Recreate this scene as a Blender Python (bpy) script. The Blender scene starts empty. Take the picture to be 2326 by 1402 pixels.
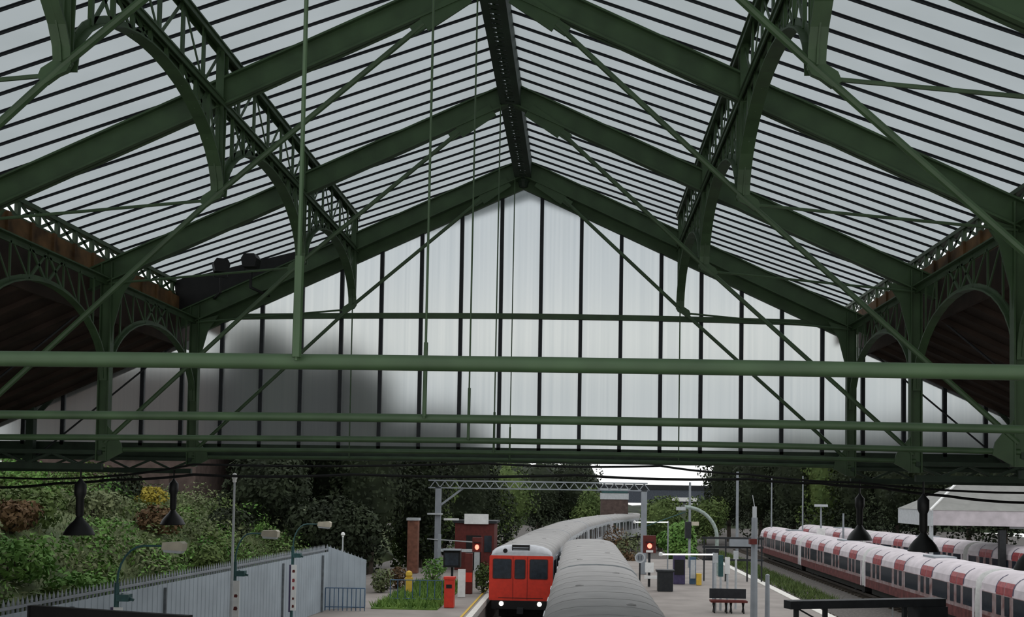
import bpy, bmesh, math, random
import numpy as np
from mathutils import Vector, Matrix, noise
random.seed(7)
R_ = math.radians
C = bpy.context.scene.collection
sc = bpy.context.scene
H = 4.9            # eye height above the platforms (z = 0)

# ------------------------------------------------------------------ camera, world, exposure
cam = bpy.data.cameras.new('camera'); camo = bpy.data.objects.new('camera', cam); C.objects.link(camo)
yaw, pitch, roll = R_(1.451), R_(2.131), R_(0.87)
cam.sensor_width = 36.0; cam.lens = 2261.0 / 2326.0 * 36.0
cam.shift_x = (1163 - 1254) / 2326.0; cam.shift_y = (1031 - 701) / 2326.0
cam.clip_end = 1500
camo.matrix_world = (Matrix.Translation((0, 0, H)) @ Matrix.Rotation(yaw, 4, 'Z') @ Matrix.Rotation(math.pi/2 + pitch, 4, 'X')
                     @ Matrix.Rotation(roll, 4, 'Z'))
sc.camera = camo
sc.view_settings.view_transform = 'Standard'; sc.view_settings.look = 'None'
sc.view_settings.gamma = 1.0; sc.view_settings.use_curve_mapping = False
sc.view_settings.exposure = 0.0
sc.cycles.max_bounces = 10; sc.cycles.transmission_bounces = 8; sc.cycles.transparent_max_bounces = 16

world = bpy.data.worlds.new('overcast_sky'); sc.world = world; world.use_nodes = True
nt = world.node_tree; nt.nodes.clear()
out = nt.nodes.new('ShaderNodeOutputWorld'); bg = nt.nodes.new('ShaderNodeBackground')
tc = nt.nodes.new('ShaderNodeTexCoord'); sep = nt.nodes.new('ShaderNodeSeparateXYZ')
ramp = nt.nodes.new('ShaderNodeValToRGB')
SKY = [(0.0, (1.0, 1.0, .98)), (.05, (.90, .92, .92)), (.095, (.80, .83, .84)), (.15, (1.02, 1.02, .98)), (.21, (.90, .93, .95)), (.29, (.86, .90, .94)), (.40, (.95, .98, 1.02)), (.7, (1.0, 1.03, 1.06))]
els = ramp.color_ramp.elements
for k, (p_, c_) in enumerate(SKY):
    e = els[0] if k == 0 else els.new(p_)
    e.position = p_; e.color = (*c_, 1)
cl = nt.nodes.new('ShaderNodeTexNoise'); cl.inputs['Scale'].default_value = 2.6; cl.inputs['Detail'].default_value = 4
mp = nt.nodes.new('ShaderNodeMapping'); mp.inputs['Scale'].default_value = (1, 1, 4)
cr = nt.nodes.new('ShaderNodeMapRange'); cr.inputs['From Min'].default_value = .3; cr.inputs['From Max'].default_value = .7
cr.inputs['To Min'].default_value = .93; cr.inputs['To Max'].default_value = 1.07
mul = nt.nodes.new('ShaderNodeMix'); mul.data_type = 'RGBA'; mul.blend_type = 'MULTIPLY'; mul.inputs[0].default_value = 1
L = nt.links.new
L(tc.outputs['Generated'], sep.inputs[0]); L(sep.outputs['Z'], ramp.inputs[0])
L(tc.outputs['Generated'], mp.inputs[0]); L(mp.outputs[0], cl.inputs['Vector']); L(cl.outputs['Fac'], cr.inputs[0])
L(ramp.outputs[0], mul.inputs[6]); L(cr.outputs[0], mul.inputs[7])
L(mul.outputs[2], bg.inputs['Color']); bg.inputs['Strength'].default_value = 1.22
L(bg.outputs[0], out.inputs[0])

# ------------------------------------------------------------------ materials
def mat(name, col, rough=.6, metal=0.0, vary=.25, scale=6.0, col2=None, emit=0.0, spec=.3):
    m = bpy.data.materials.new(name); m.use_nodes = True
    n = m.node_tree; b = n.nodes['Principled BSDF']
    b.inputs['Roughness'].default_value = rough; b.inputs['Metallic'].default_value = metal
    b.inputs['Specular IOR Level'].default_value = spec
    if emit:
        b.inputs['Emission Color'].default_value = (*col, 1); b.inputs['Emission Strength'].default_value = emit
        b.inputs['Base Color'].default_value = (*col, 1); return m
    t = n.nodes.new('ShaderNodeTexCoord'); nz = n.nodes.new('ShaderNodeTexNoise')
    nz.inputs['Scale'].default_value = scale; nz.inputs['Detail'].default_value = 3
    rp = n.nodes.new('ShaderNodeValToRGB')
    c2 = col2 if col2 else tuple(c * (1 + vary) for c in col)
    c1 = col if col2 else tuple(c * (1 - vary) for c in col)
    rp.color_ramp.elements[0].position = .3; rp.color_ramp.elements[0].color = (*c1, 1)
    rp.color_ramp.elements[1].position = .7; rp.color_ramp.elements[1].color = (*c2, 1)
    n.links.new(t.outputs['Object'], nz.inputs['Vector']); n.links.new(nz.outputs['Fac'], rp.inputs[0])
    n.links.new(rp.outputs[0], b.inputs['Base Color'])
    return m
def leafmat(name, c1, c2, scale=.5):
    m = mat(name, c1, .75, 0, 0, scale, c2, spec=.15)
    return m
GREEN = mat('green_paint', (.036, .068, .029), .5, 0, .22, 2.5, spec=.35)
DGREEN = mat('dark_green_paint', (.016, .030, .017), .6, 0, .3, 3)  # deeper green for the ridge, eaves, sill and side bay steel
BLACK = mat('black_metal', (.008, .008, .008), .5)
DARK = mat('dark_steel', (.016, .018, .020), .55)
BAR = mat('glazing_bar_dark', (.012, .014, .017), .6)
TIMBER = mat('brown_gutter_timber', (.11, .058, .022), .8, 0, .6, 2.5)
BOARDS = mat('dark_boarding', (.034, .022, .016), .85, 0, .4, 1.5)
GREY = mat('galvanised_grey', (.23, .25, .27), .5, .0, .12, 2)
LGREY = mat('pale_grey_paint', (.42, .44, .45), .5, 0, .1)
WHITE = mat('white_paint', (.72, .72, .70), .5, 0, .08)
RED = mat('red_paint', (.58, .040, .022), .4, 0, .1)
FADED = mat('faded_door_red', (.27, .050, .055), .5, 0, .25)
DUSTRED = mat('dusty_red_body', (.155, .075, .068), .65, 0, .45, 2.5, col2=(.30, .25, .25))
LOWRED = mat('grimy_red_skirt', (.10, .028, .026), .7, 0, .4, 3)
TROOF = mat('dusty_white_roof', (.52, .47, .49), .6, 0, .15, 1.5)
DRED = mat('dark_red_paint', (.10, .018, .014), .6, 0, .2)
GLASSD = mat('dark_window_glass', (.018, .026, .036), .12, 0, .3, spec=.5)
SILVER = mat('train_silver', (.48, .49, .51), .45, .0, .08)
ROOFG = mat('train_roof_grey', (.30, .292, .283), .85, 0, .10, 1.2)
PLAT = mat('platform_asphalt', (.25, .225, .205), .9, 0, .16, .7)
EDGE = mat('platform_edge_white', (.62, .60, .55), .8, 0, .1)
YEL = mat('yellow_paint', (.55, .36, .05), .7, 0, .1)
BALLAST = mat('ballast', (.09, .082, .075), .95, 0, .4, 9)
RAILM = mat('rail_steel', (.10, .085, .075), .4, .6)
FENCE = mat('fence_sheet_grey', (.33, .375, .41), .55, 0, .10, 1.2)
POSTM = mat('fence_post_grey', (.13, .145, .155), .6)
TEAL = mat('dark_teal_paint', (.03, .085, .085), .5)
CREAM = mat('cream_paint', (.46, .42, .33), .6, 0, .1)
BRICK = mat('dull_brick', (.085, .060, .052), .9, 0, .25, 3)
RBRICK = mat('reddish_brick', (.17, .075, .05), .9, 0, .3, 4)
BLUE = mat('blue_paint', (.05, .10, .17), .5)
PURPLE = mat('purple_panel', (.05, .04, .09), .5)
TRUNK = mat('bark', (.05, .04, .03), .9)
LAMPW = mat('headlight_glow', (1.0, .95, .85), emit=4.0)
LAMPR = mat('red_signal_glow', (1.0, .18, .12), emit=3.0)
LIGHTT = mat('fluorescent_tube', (1.0, 1.0, .96), emit=.8)
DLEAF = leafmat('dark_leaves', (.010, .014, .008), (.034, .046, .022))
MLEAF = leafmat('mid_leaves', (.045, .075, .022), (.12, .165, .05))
BLEAF = leafmat('bright_leaves', (.06, .15, .03), (.16, .28, .07), 1.0)
GLEAF = leafmat('grey_green_leaves', (.075, .10, .045), (.18, .20, .10), 1.0)
YLEAF = leafmat('yellow_leaves', (.20, .16, .02), (.40, .32, .05), 1.0)
RLEAF = leafmat('rusty_leaves', (.07, .04, .02), (.16, .10, .05), 1.0)
BANKM = leafmat('bank_soil_and_weeds', (.045, .072, .026), (.115, .135, .058), .7)
GRASSM = leafmat('lush_grass', (.07, .14, .03), (.17, .27, .06), 2.0)

def roofglass():
    m = bpy.data.materials.new('frosted_roof_glass'); m.use_nodes = True; n = m.node_tree; n.nodes.clear()
    o = n.nodes.new('ShaderNodeOutputMaterial'); mx = n.nodes.new('ShaderNodeMixShader')
    tr = n.nodes.new('ShaderNodeBsdfTranslucent'); gl = n.nodes.new('ShaderNodeBsdfDiffuse'); tp = n.nodes.new('ShaderNodeBsdfTransparent')
    mx2 = n.nodes.new('ShaderNodeMixShader')
    t = n.nodes.new('ShaderNodeTexCoord'); nz = n.nodes.new('ShaderNodeTexNoise'); nz.inputs['Scale'].default_value = .8
    nz.inputs['Detail'].default_value = 4
    rp = n.nodes.new('ShaderNodeValToRGB')
    rp.color_ramp.elements[0].position = .3; rp.color_ramp.elements[0].color = (.33, .36, .36, 1)
    rp.color_ramp.elements[1].position = .7; rp.color_ramp.elements[1].color = (.385, .415, .42, 1)
    n.links.new(t.outputs['Object'], nz.inputs['Vector']); n.links.new(nz.outputs['Fac'], rp.inputs[0])
    n.links.new(rp.outputs[0], tr.inputs['Color']); gl.inputs['Color'].default_value = (.3, .32, .32, 1)
    tp.inputs['Color'].default_value = (.36, .385, .395, 1)
    mx2.inputs[0].default_value = .12
    n.links.new(tr.outputs[0], mx2.inputs[1]); n.links.new(gl.outputs[0], mx2.inputs[2])
    mx.inputs[0].default_value = .22
    n.links.new(mx2.outputs[0], mx.inputs[1]); n.links.new(tp.outputs[0], mx.inputs[2]); n.links.new(mx.outputs[0], o.inputs[0])
    return m
def gableglass():
    m = bpy.data.materials.new('ribbed_obscured_glass'); m.use_nodes = True; n = m.node_tree; n.nodes.clear()
    o = n.nodes.new('ShaderNodeOutputMaterial'); mx = n.nodes.new('ShaderNodeMixShader')
    rf = n.nodes.new('ShaderNodeBsdfRefraction'); tr = n.nodes.new('ShaderNodeBsdfTranslucent')
    rf.inputs['IOR'].default_value = 1.10; rf.inputs['Roughness'].default_value = .42; rf.distribution = 'BECKMANN'
    t = n.nodes.new('ShaderNodeTexCoord'); mpp = n.nodes.new('ShaderNodeMapping'); mpp.inputs['Scale'].default_value = (14, 1, .12)
    nz = n.nodes.new('ShaderNodeTexNoise'); nz.inputs['Scale'].default_value = 1.0; nz.inputs['Detail'].default_value = 3
    rp = n.nodes.new('ShaderNodeValToRGB')
    rp.color_ramp.elements[0].position = .3; rp.color_ramp.elements[0].color = (.70, .72, .725, 1)
    rp.color_ramp.elements[1].position = .65; rp.color_ramp.elements[1].color = (.75, .765, .765, 1)
    n.links.new(t.outputs['Object'], mpp.inputs[0]); n.links.new(mpp.outputs[0], nz.inputs['Vector'])
    n.links.new(nz.outputs['Fac'], rp.inputs[0]); n.links.new(rp.outputs[0], rf.inputs['Color'])
    tr.inputs['Color'].default_value = (.75, .77, .78, 1)
    mx.inputs[0].default_value = .085
    n.links.new(rf.outputs[0], mx.inputs[1]); n.links.new(tr.outputs[0], mx.inputs[2]); n.links.new(mx.outputs[0], o.inputs[0])
    return m
ROOFGLASS = roofglass(); GABLEGLASS = gableglass()

# ------------------------------------------------------------------ mesh helpers
class MB:
    def __init__(s): s.v = []; s.f = []
    def add(s, vs, fs):
        o = len(s.v); s.v += [tuple(p) for p in vs]; s.f += [tuple(i + o for i in f) for f in fs]; return s
    def box(s, x0, x1, y0, y1, z0, z1):
        return s.add([(x0,y0,z0),(x1,y0,z0),(x1,y1,z0),(x0,y1,z0),(x0,y0,z1),(x1,y0,z1),(x1,y1,z1),(x0,y1,z1)],
                     [(0,3,2,1),(4,5,6,7),(0,1,5,4),(1,2,6,5),(2,3,7,6),(3,0,4,7)])
    def bar(s, p, q, w, h, up=(0, 0, 1)):
        p, q = Vector(p), Vector(q); d = (q - p).normalized(); u = Vector(up)
        sd = d.cross(u)
        if sd.length < 1e-4: sd = d.cross(Vector((0, 1, 0)))
        sd.normalize(); u = sd.cross(d).normalized()
        a, b = sd * w / 2, u * h / 2
        return s.add([p-a-b, p+a-b, p+a+b, p-a+b, q-a-b, q+a-b, q+a+b, q-a+b],
                     [(0,3,2,1),(4,5,6,7),(0,1,5,4),(1,2,6,5),(2,3,7,6),(3,0,4,7)])
    def tube(s, pts, r, n=8):
        pts = [Vector(p) for p in pts]; rings = []
        rr = r if isinstance(r, (list, tuple)) else [r] * len(pts)
        ref = None
        for i, p in enumerate(pts):
            d = (pts[min(i+1, len(pts)-1)] - pts[max(i-1, 0)]).normalized()
            if ref is None or abs(ref.dot(d)) > .95:
                ref = Vector((0, 0, 1)) if abs(d.z) < .9 else Vector((0, 1, 0))
            a = d.cross(ref).normalized(); b = a.cross(d).normalized()
            rings.append([p + a * math.cos(2*math.pi*k/n) * rr[i] + b * math.sin(2*math.pi*k/n) * rr[i] for k in range(n)])
        vs = [v for r2 in rings for v in r2]; fs = []
        for i in range(len(pts) - 1):
            for k in range(n):
                k2 = (k + 1) % n
                fs.append((i*n+k, i*n+k2, (i+1)*n+k2, (i+1)*n+k))
        fs.append(tuple(range(n))[::-1]); fs.append(tuple((len(pts)-1)*n + k for k in range(n)))
        return s.add(vs, fs)
    def lathe(s, prof, c=(0, 0, 0), n=20):
        vs = []; fs = []
        for r, z in prof:
            for k in range(n):
                a = 2 * math.pi * k / n; vs.append((c[0] + r*math.cos(a), c[1] + r*math.sin(a), c[2] + z))
        m = len(prof)
        for i in range(m - 1):
            for k in range(n):
                k2 = (k + 1) % n; fs.append((i*n+k, i*n+k2, (i+1)*n+k2, (i+1)*n+k))
        fs.append(tuple(range(n))[::-1]); fs.append(tuple((m-1)*n + k for k in range(n)))
        return s.add(vs, fs)
    def prism(s, poly, axis, a0, a1):     # poly of 2-D points; axis 'x': (y,z), 'y': (x,z), 'z': (x,y)
        def P(p, a):
            return {'x': (a, p[0], p[1]), 'y': (p[0], a, p[1]), 'z': (p[0], p[1], a)}[axis]
        n = len(poly)
        return s.add([P(p, a0) for p in poly] + [P(p, a1) for p in poly],
                     [tuple(range(n))[::-1], tuple(range(n, 2*n))] + [(i, (i+1) % n, n+(i+1) % n, n+i) for i in range(n)])
    def loft(s, rings, closed=False, caps=False):
        n = len(rings[0]); vs = [p for r in rings for p in r]; fs = []
        for i in range(len(rings) - 1):
            for k in range(n if closed else n - 1):
                k2 = (k + 1) % n; fs.append((i*n+k, i*n+k2, (i+1)*n+k2, (i+1)*n+k))
        if caps: fs.append(tuple(range(n))[::-1]); fs.append(tuple((len(rings)-1)*n + k for k in range(n)))
        return s.add(vs, fs)
    def build(s, name, m, parent=None, smooth=False, loc=None):
        me = bpy.data.meshes.new(name); me.from_pydata(s.v, [], s.f); me.update()
        bm = bmesh.new(); bm.from_mesh(me); bmesh.ops.recalc_face_normals(bm, faces=bm.faces); bm.to_mesh(me); bm.free()
        o = bpy.data.objects.new(name, me); C.objects.link(o); me.materials.append(m)
        if smooth:
            for p in me.polygons: p.use_smooth = True
            try: me.set_sharp_from_angle(angle=R_(40))
            except Exception: pass
        if parent: o.parent = parent
        if loc: o.location = loc
        return o
def tag(o, label, cat, group=None, kind=None):
    o['label'] = label; o['category'] = cat
    if group: o['group'] = group
    if kind: o['kind'] = kind
    return o
def thing(name, label, cat, loc=(0, 0, 0), rz=0, group=None):
    o = bpy.data.objects.new(name, None); C.objects.link(o); o.location = loc; o.rotation_euler = (0, 0, rz)
    o.empty_display_size = .2
    return tag(o, label, cat, group)
def struct(o, label=None, cat=None):
    o['kind'] = 'structure'
    if label: o['label'] = label; o['category'] = cat
    return o
def cp(o, parent=None):
    c = o.copy(); C.objects.link(c)
    if parent: c.parent = parent
    for ch in list(o.children): cp(ch, c)
    return c
def leaves(mb, blobs, n, size, rnd):
    tot = sum(b[1][0]*b[1][1]*b[1][2] for b in blobs)
    for c, r in blobs:
        k = int(n * r[0]*r[1]*r[2] / tot)
        for _ in range(k):
            while True:
                p = Vector((rnd.uniform(-1, 1), rnd.uniform(-1, 1), rnd.uniform(-1, 1)))
                if .25 < p.length < 1: break
            p = p.normalized() * (p.length ** .4)
            nrm = (p + Vector((rnd.gauss(0, .6), rnd.gauss(0, .6), rnd.gauss(0, .6) + .3))).normalized()
            a = nrm.orthogonal().normalized(); b = nrm.cross(a)
            th = rnd.uniform(0, 6.28); a, b = a*math.cos(th) + b*math.sin(th), b*math.cos(th) - a*math.sin(th)
            s1, s2 = size * rnd.uniform(.6, 1.3), size * rnd.uniform(.35, .7)
            q = Vector((c[0] + p.x*r[0], c[1] + p.y*r[1], c[2] + p.z*r[2]))
            mb.add([q - a*s1, q - b*s2, q + a*s1, q + b*s2], [(0, 1, 2, 3)])
    return mb

# ------------------------------------------------------------------ shed dimensions
XC, HS = -1.40, 7.865
XL, XR = XC - HS, XC + HS            # valley posts
FY = [23.7, 19.2, 14.7, 10.2, 5.7]   # truss planes
GY = 24.0                            # glazed end screen
def rafz(x): return H + 7.55 - .458 * abs(x - XC)      # underside of the rafters
def roofz(x): return H + 8.06 - .344 * abs(x - XC)     # roof glazing
XG = [-5.45, 2.40]                   # mid girders
PB = H + 4.36                        # foot of the mid girder posts
TIE = H + .69

# ------------------------------------------------------------------ ground, platforms, track bed (structure)
struct(MB().box(-60, 70, 0, 220, -1.6, -1.25).build('ground', BALLAST))
pl = struct(MB().box(-11.8, -4.0, 2, 62, -1.25, -.02).build('platform_left', PLAT))
MB().box(-4.20, -3.95, 2, 62, -.25, .012).build('edge_coping', EDGE, pl)
MB().box(-4.42, -4.33, 2, 62, -.02, .008).build('yellow_line', YEL, pl)
pr = struct(MB().box(2.25, 10.45, 2, 74, -1.25, -.02).build('platform_right', PLAT))
MB().box(10.1, 10.5, 2, 74, -.25, .012).build('edge_coping', EDGE, pr)
MB().box(2.2, 2.6, 2, 74, -.25, .012).build('edge_coping', EDGE, pr)

# red-fronted train's curve
RP = [(-2.4, 44.4), (-2.4, 30), (-2.4, 10)]
PATH = [(-2.42, 44.4), (-2.15, 53.0), (-1.72, 62.6), (-1.1, 72.0), (-.45, 80.8), (.75, 90), (2.1, 99.2), (4.2, 108), (6.6, 117)]
def track(label, pts):
    t = thing('railway_track', label, 'track', (pts[0][0], pts[0][1], -1.25))
    ox, oy = pts[0]
    for s in (-.72, .72):
        mb = MB()
        for (x0, y0), (x1, y1) in zip(pts[:-1], pts[1:]):
            mb.bar((x0+s-ox, y0-oy, .17), (x1+s-ox, y1-oy, .17), .07, .15)
        mb.build('rail', RAILM, t)
    mb = MB()
    for (x0, y0), (x1, y1) in zip(pts[:-1], pts[1:]):
        n = int(math.hypot(x1-x0, y1-y0) / .75)
        for i in range(n):
            x = x0 + (x1-x0)*i/n - ox; y = y0 + (y1-y0)*i/n - oy
            mb.box(x-1.25, x+1.25, y-.12, y+.12, 0, .09)
    mb.build('sleepers', TRUNK, t)
track('railway track under the red fronted train', [(-2.42, 3), (-2.42, 44.4)] + PATH[1:])
track('railway track under the grey train', [(.66, 3), (.66, 120)])
track('railway track along the right platform edge', [(11.9, 3), (11.9, 70), (11.6, 120)])
track('railway track under the front row of red and white depot trains', [(18.3, 12), (18.4, 110)])
track('railway track under the rear row of red and white depot trains', [(29.5, 52), (24.3, 96)])

# side walls of the shed, beyond the picture on both sides
for nm, x in (('wall_left', XC - 17.6), ('wall_right', XC + 17.3)):
    struct(MB().box(x, x + .3, 3.0, 24.3, -1.3, H + .9).build(nm, BRICK))
# ------------------------------------------------------------------ roof glazing
def roof(side):
    sgn = -1 if side == 'left' else 1
    xe = XC + sgn * 8.66
    y0, y1 = 2.6, 27.2
    mb = MB()
    mb.add([(XC, y0, roofz(XC)), (xe, y0, roofz(xe)), (xe, y1, roofz(xe)), (XC, y1, roofz(XC))], [(0, 1, 2, 3)])
    o = struct(mb.build('ceiling_' + side, ROOFGLASS), 'frosted glazed roof slope with dark bars on the ' + side + ' of the ridge', 'roof')
    first = None
    up = Vector((sgn * .344, 0, 1)).normalized()
    for i in range(56):
        y = 27.05 - .45 * i
        if y < y0 + .05: break
        if first is None:
            b = MB()
            for w, h, dz in ((.036, .012, -.012), (.014, .034, -.032)):
                b.bar(Vector((XC, 0, roofz(XC))) + up*dz, Vector((xe, 0, roofz(xe))) + up*dz, w, h, up)
            first = b.build('glazing_bar', BAR, o, loc=(0, y, 0))
        else:
            c = first.copy(); C.objects.link(c); c.parent = o; c.location = (0, y, 0)
    e = MB().bar((xe, y0, roofz(xe) - .03), (xe, y1, roofz(xe) - .03), .14, .09)
    e.build('eaves_bar', DGREEN, o)
    return o
roof('left'); roof('right')

# ridge girder: two flange strips, centre rib and lattice
rg = thing('ridge_girder', 'dark green lattice girder running along under the roof ridge', 'girder', (XC, 2.6, roofz(XC)))
for s in (-1, 1):
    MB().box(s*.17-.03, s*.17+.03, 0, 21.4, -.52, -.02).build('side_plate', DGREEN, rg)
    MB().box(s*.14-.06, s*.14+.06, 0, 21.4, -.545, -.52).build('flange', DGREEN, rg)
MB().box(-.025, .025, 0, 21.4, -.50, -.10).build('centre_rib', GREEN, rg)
mb = MB()
y = .1
while y < 21.2:
    mb.bar((-.14, y, -.53), (.14, y + .08, -.53), .10, .012); y += .16
mb.build('lattice_bars', DGREEN, rg)
MB().lathe([(.02, -.72), (.10, -.70), (.12, -.6), (.16, -.54)], (0, 21.3, 0), 10).build('pendant_boss', DGREEN, rg)

# ------------------------------------------------------------------ roof trusses
names = ['green steel roof truss farthest away, against the glazed end screen',
         'second green roof truss from the glazed end screen',
         'third green roof truss from the end screen, its apex just above the picture',
         'fourth green roof truss from the end screen, showing thick lower tube and steep tie rods',
         'nearest green roof truss, seen only as the thickest horizontal tube across the view']
def truss(i):
    Y = FY[i]
    t = thing('roof_truss', names[i], 'roof truss', (XC, Y, H), group=None)
    def l(x, z, dy=0.0): return (x - XC, dy, z - H)
    for s in (-1, 1):
        # I-section rafter
        x1 = XC + s * (HS + .35)
        nrm = Vector((s * .458, 0, 1)).normalized()
        D = .40
        a = Vector(l(XC, rafz(XC))); b = Vector(l(x1, rafz(x1)))
        mb = MB(); mb.bar(a + nrm*D/2, b + nrm*D/2, .03, D, nrm)
        mb.bar(a + nrm*.015, b + nrm*.015, .17, .03, nrm); mb.bar(a + nrm*(D-.015), b + nrm*(D-.015), .17, .03, nrm)
        rf = mb.build('rafter', GREEN, t)
        # ridge gusset + long diagonal tie rod
        g0 = Vector(l(XC + s*.35, H + 7.42, -.05)); g1 = Vector(l(XC + s*1.0, H + 6.98, -.05))
        MB().bar(g0, g1, .03, .26, (0, 0, 1)).bar(g1, g1 + (g1-g0).normalized()*.2, .05, .15, (0, 0, 1)).build('gusset_plate', GREEN, t)
        xg = XG[0] if s < 0 else XG[1]
        e0 = Vector(l(xg, PB + .02, -.05)); e1 = Vector(l(XC + s*(HS - .05), H + .80, -.05))
        MB().tube([g1, e0, e1], .043, 8).build('diagonal_tie', GREEN, t)
        # hub at the girder post, horizontal tie to the valley
        MB().prism([(e0.x + q*s, e0.z + w) for q, w in ((-.07, .16), (-.10, .02), (-.05, -.07), (.04, -.11), (.16, -.20), (.26, -.14), (.22, -.04), (.10, .04), (.05, .18))], 'y', -.08, -.02).build('hub_plate', GREEN, t)
        MB().tube([e0 + Vector((s*.1, 0, -.1)), Vector(l(XC + s*(HS-.05), H + 3.93, -.05))], .024, 6).build('horizontal_tie', GREEN, t)
        # valley post: H section with a bracket at head and foot
        xp = XC + s * HS
        mb = MB(); mb.box(xp-XC-.10, xp-XC+.10, -.012, .012, .45, 4.35)
        for q in (-.10, .10): mb.box(xp-XC+q-.012, xp-XC+q+.012, -.08, .08, .45, 4.35)
        po = mb.build('valley_post', GREEN, t)
        MB().prism([(xp-XC - s*.10, 4.0), (xp-XC - s*.55, 4.12), (xp-XC - s*.30, 3.72), (xp-XC - s*.14, 3.1), (xp-XC - s*.10, 2.6)], 'y', -.02, .02).build('head_bracket', GREEN, t)
        MB().prism([(xp-XC - s*.10, .45), (xp-XC - s*.42, .62), (xp-XC - s*.38, .80), (xp-XC - s*.10, 1.15)], 'y', -.06, -.03).build('foot_plate', GREEN, t)
        # side bay: dark beam and braces outwards
        xo = XC + s * 17.3
        mb = MB(); mb.box(min(xp, xo)-XC, max(xp, xo)-XC, -.05, .05, .28, .40); mb.box(min(xp, xo)-XC, max(xp, xo)-XC, -.05, .05, .58, .66)
        k = 0
        while k < 18:
            xa = xp - XC + s*(k*.5); xb = xa + s*.5
            if abs(xb) > 17.3: break
            mb.bar((xa, 0, .38 if k % 2 else .6), (xb, 0, .6 if k % 2 else .38), .04, .05); k += 1
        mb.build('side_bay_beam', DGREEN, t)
        MB().tube([Vector((xp-XC + s*.55, 0, 3.35)), Vector((xp-XC + s*3.9, 0, .55))], .022, 6).build('side_bay_tie', DARK, t)
        mb = MB().box(XC+s*11.8-XC-.09, XC+s*11.8-XC+.09, -.08, .08, .3, 2.5)
        mb.bar((s*11.8, 0, 1.5), (s*10.9, 0, 2.55), .06, .1); mb.bar((s*11.8, 0, 1.5), (s*12.7, 0, 2.0), .06, .1)
        mb.build('side_bay_post', DGREEN, t)
    # bottom tie tube (slightly cambered) and king rod
    pts = []
    for k in range(13):
        u = -1 + k / 6; pts.append((u * HS, 0, TIE - H + .055 * (1 - u*u) - .02))
    MB().tube(pts, .046, 10).build('bottom_tie', GREEN, t, True)
    kx = .04 if i == 3 else 0
    kr = MB().tube([(-.19 + kx, -.08, 7.6), (-.21 + kx, -.08, .72)], .013, 6).build('king_rod', GREEN, t)
    MB().tube([(-.206 + kx, -.08, 1.32 if i == 4 else 1.5), (-.21 + kx, -.08, .74)], .027 if i == 4 else .022, 8).build('sleeve', GREEN, kr)
    if i == 0:
        for x in XG: MB().tube([(x-XC, -.06, PB-H), (x-XC, -.06, .72)], .016, 6).build('hanger_rod', GREEN, t)
    return t
for i in range(5): truss(i)

# ------------------------------------------------------------------ longitudinal lattice girders with arches
def ell(y0, y1, zs, r, n=18):
    ym, a = (y0 + y1) / 2, abs(y1 - y0) / 2 - .06
    return [(ym + a*math.cos(math.pi*k/n), zs + r*math.sin(math.pi*k/n)) for k in range(n + 1)]
def archz(y, ym, a, zs, r):
    u = (y - ym) / a; return zs + r*math.sqrt(max(0, 1 - u*u))
def mid_girder(ix, label):
    X = XG[ix]
    t = thing('lattice_girder', label, 'girder', (X, FY[4], H))
    def l(y, z): return (0, y - FY[4], z - H)
    zt, zl = roofz(X) - .06, rafz(X) + .08
    y0, y1 = FY[4], GY - .12
    for nm, z, w, h in (('top_chord', zt, .20, .10), ('lower_chord', zl, .20, .09)):
        m = MB(); m.bar(l(y0, z), l(y1, z), w, .025)
        for s in (-1, 1): m.bar(Vector(l(y0, z)) + Vector((s*.07, 0, -h*.4)), Vector(l(y1, z)) + Vector((s*.07, 0, -h*.4)), .02, h)
        m.build(nm, GREEN, t)
    for b in range(4):
        ya, yb = FY[b + 1], FY[b]; ym, a = (ya+yb)/2, abs(yb-ya)/2 - .06; zs, r = PB, 1.16
        # arch flange and its rib
        P = ell(ya, yb, zs, r); m = MB()
        for (p, q), (p2, q2) in zip(P[:-1], P[1:]):
            dy, dz = p2-p, q2-q; up = (0, -dz, dy) if dy < 0 else (0, dz, -dy)
            m.bar(l(p, q), l(p2, q2), .19, .022, (0, -dz, dy)); 
            m.bar(Vector(l(p, q)) + Vector((0, dz*0, .05)), Vector(l(p2, q2)) + Vector((0, 0, .05)), .02, .09, (0, -dz, dy))
        m.build('arch_chord', GREEN, t)
        # web between the chords
        n = 6; m = MB()
        for k in range(n):
            u0 = ya + (yb-ya)*k/n; u1 = ya + (yb-ya)*(k+1)/n
            m.bar(l(u0, zl), l(u0, zt), .03, .085, (0, 1, 0))
            if k % 2: m.bar(l(u0, zl), l(u1, zt), .015, .045, (0, 1, 0))
            else: m.bar(l(u0, zt), l(u1, zl), .015, .045, (0, 1, 0))
        m.build('web_lattice', GREEN, t)
        # spandrels between lower chord and arch
        m = MB(); n = 9
        for k in range(1, n):
            u = ya + (yb-ya)*k/n; zz = archz(u, ym, a, zs, r)
            m.bar(l(u, zz), l(u, zl), .05, .05, (0, 1, 0))
            if k not in (4, 5):
                u2 = ya + (yb-ya)*(k+1)/n; z2 = archz(min(u2, yb-.07), ym, a, zs, r)
                m.bar(l(u, zz), l(u2, zl), .02, .05, (0, 1, 0)); m.bar(l(u, zl), l(u2, z2), .02, .05, (0, 1, 0))
        m.bar(l(ya, zl - .05), l(yb, zl - .05), .03, .04)
        m.build('spandrel_lattice', GREEN, t)
    for b in range(5):
        yy = FY[b]; m = MB()
        m.bar(l(yy, PB), l(yy, zt), .02, .16, (0, 1, 0))
        for s in (-1, 1): m.bar(Vector(l(yy + s*.03, PB+.05)), Vector(l(yy + s*.09, zt)), .12, .018, (0, 1, 0))
        m.build('post', GREEN, t)
    return t
mid_girder(0, 'green lattice girder with arched underside crossing the left roof slope')
mid_girder(1, 'green lattice girder with arched underside crossing the right roof slope')

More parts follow.
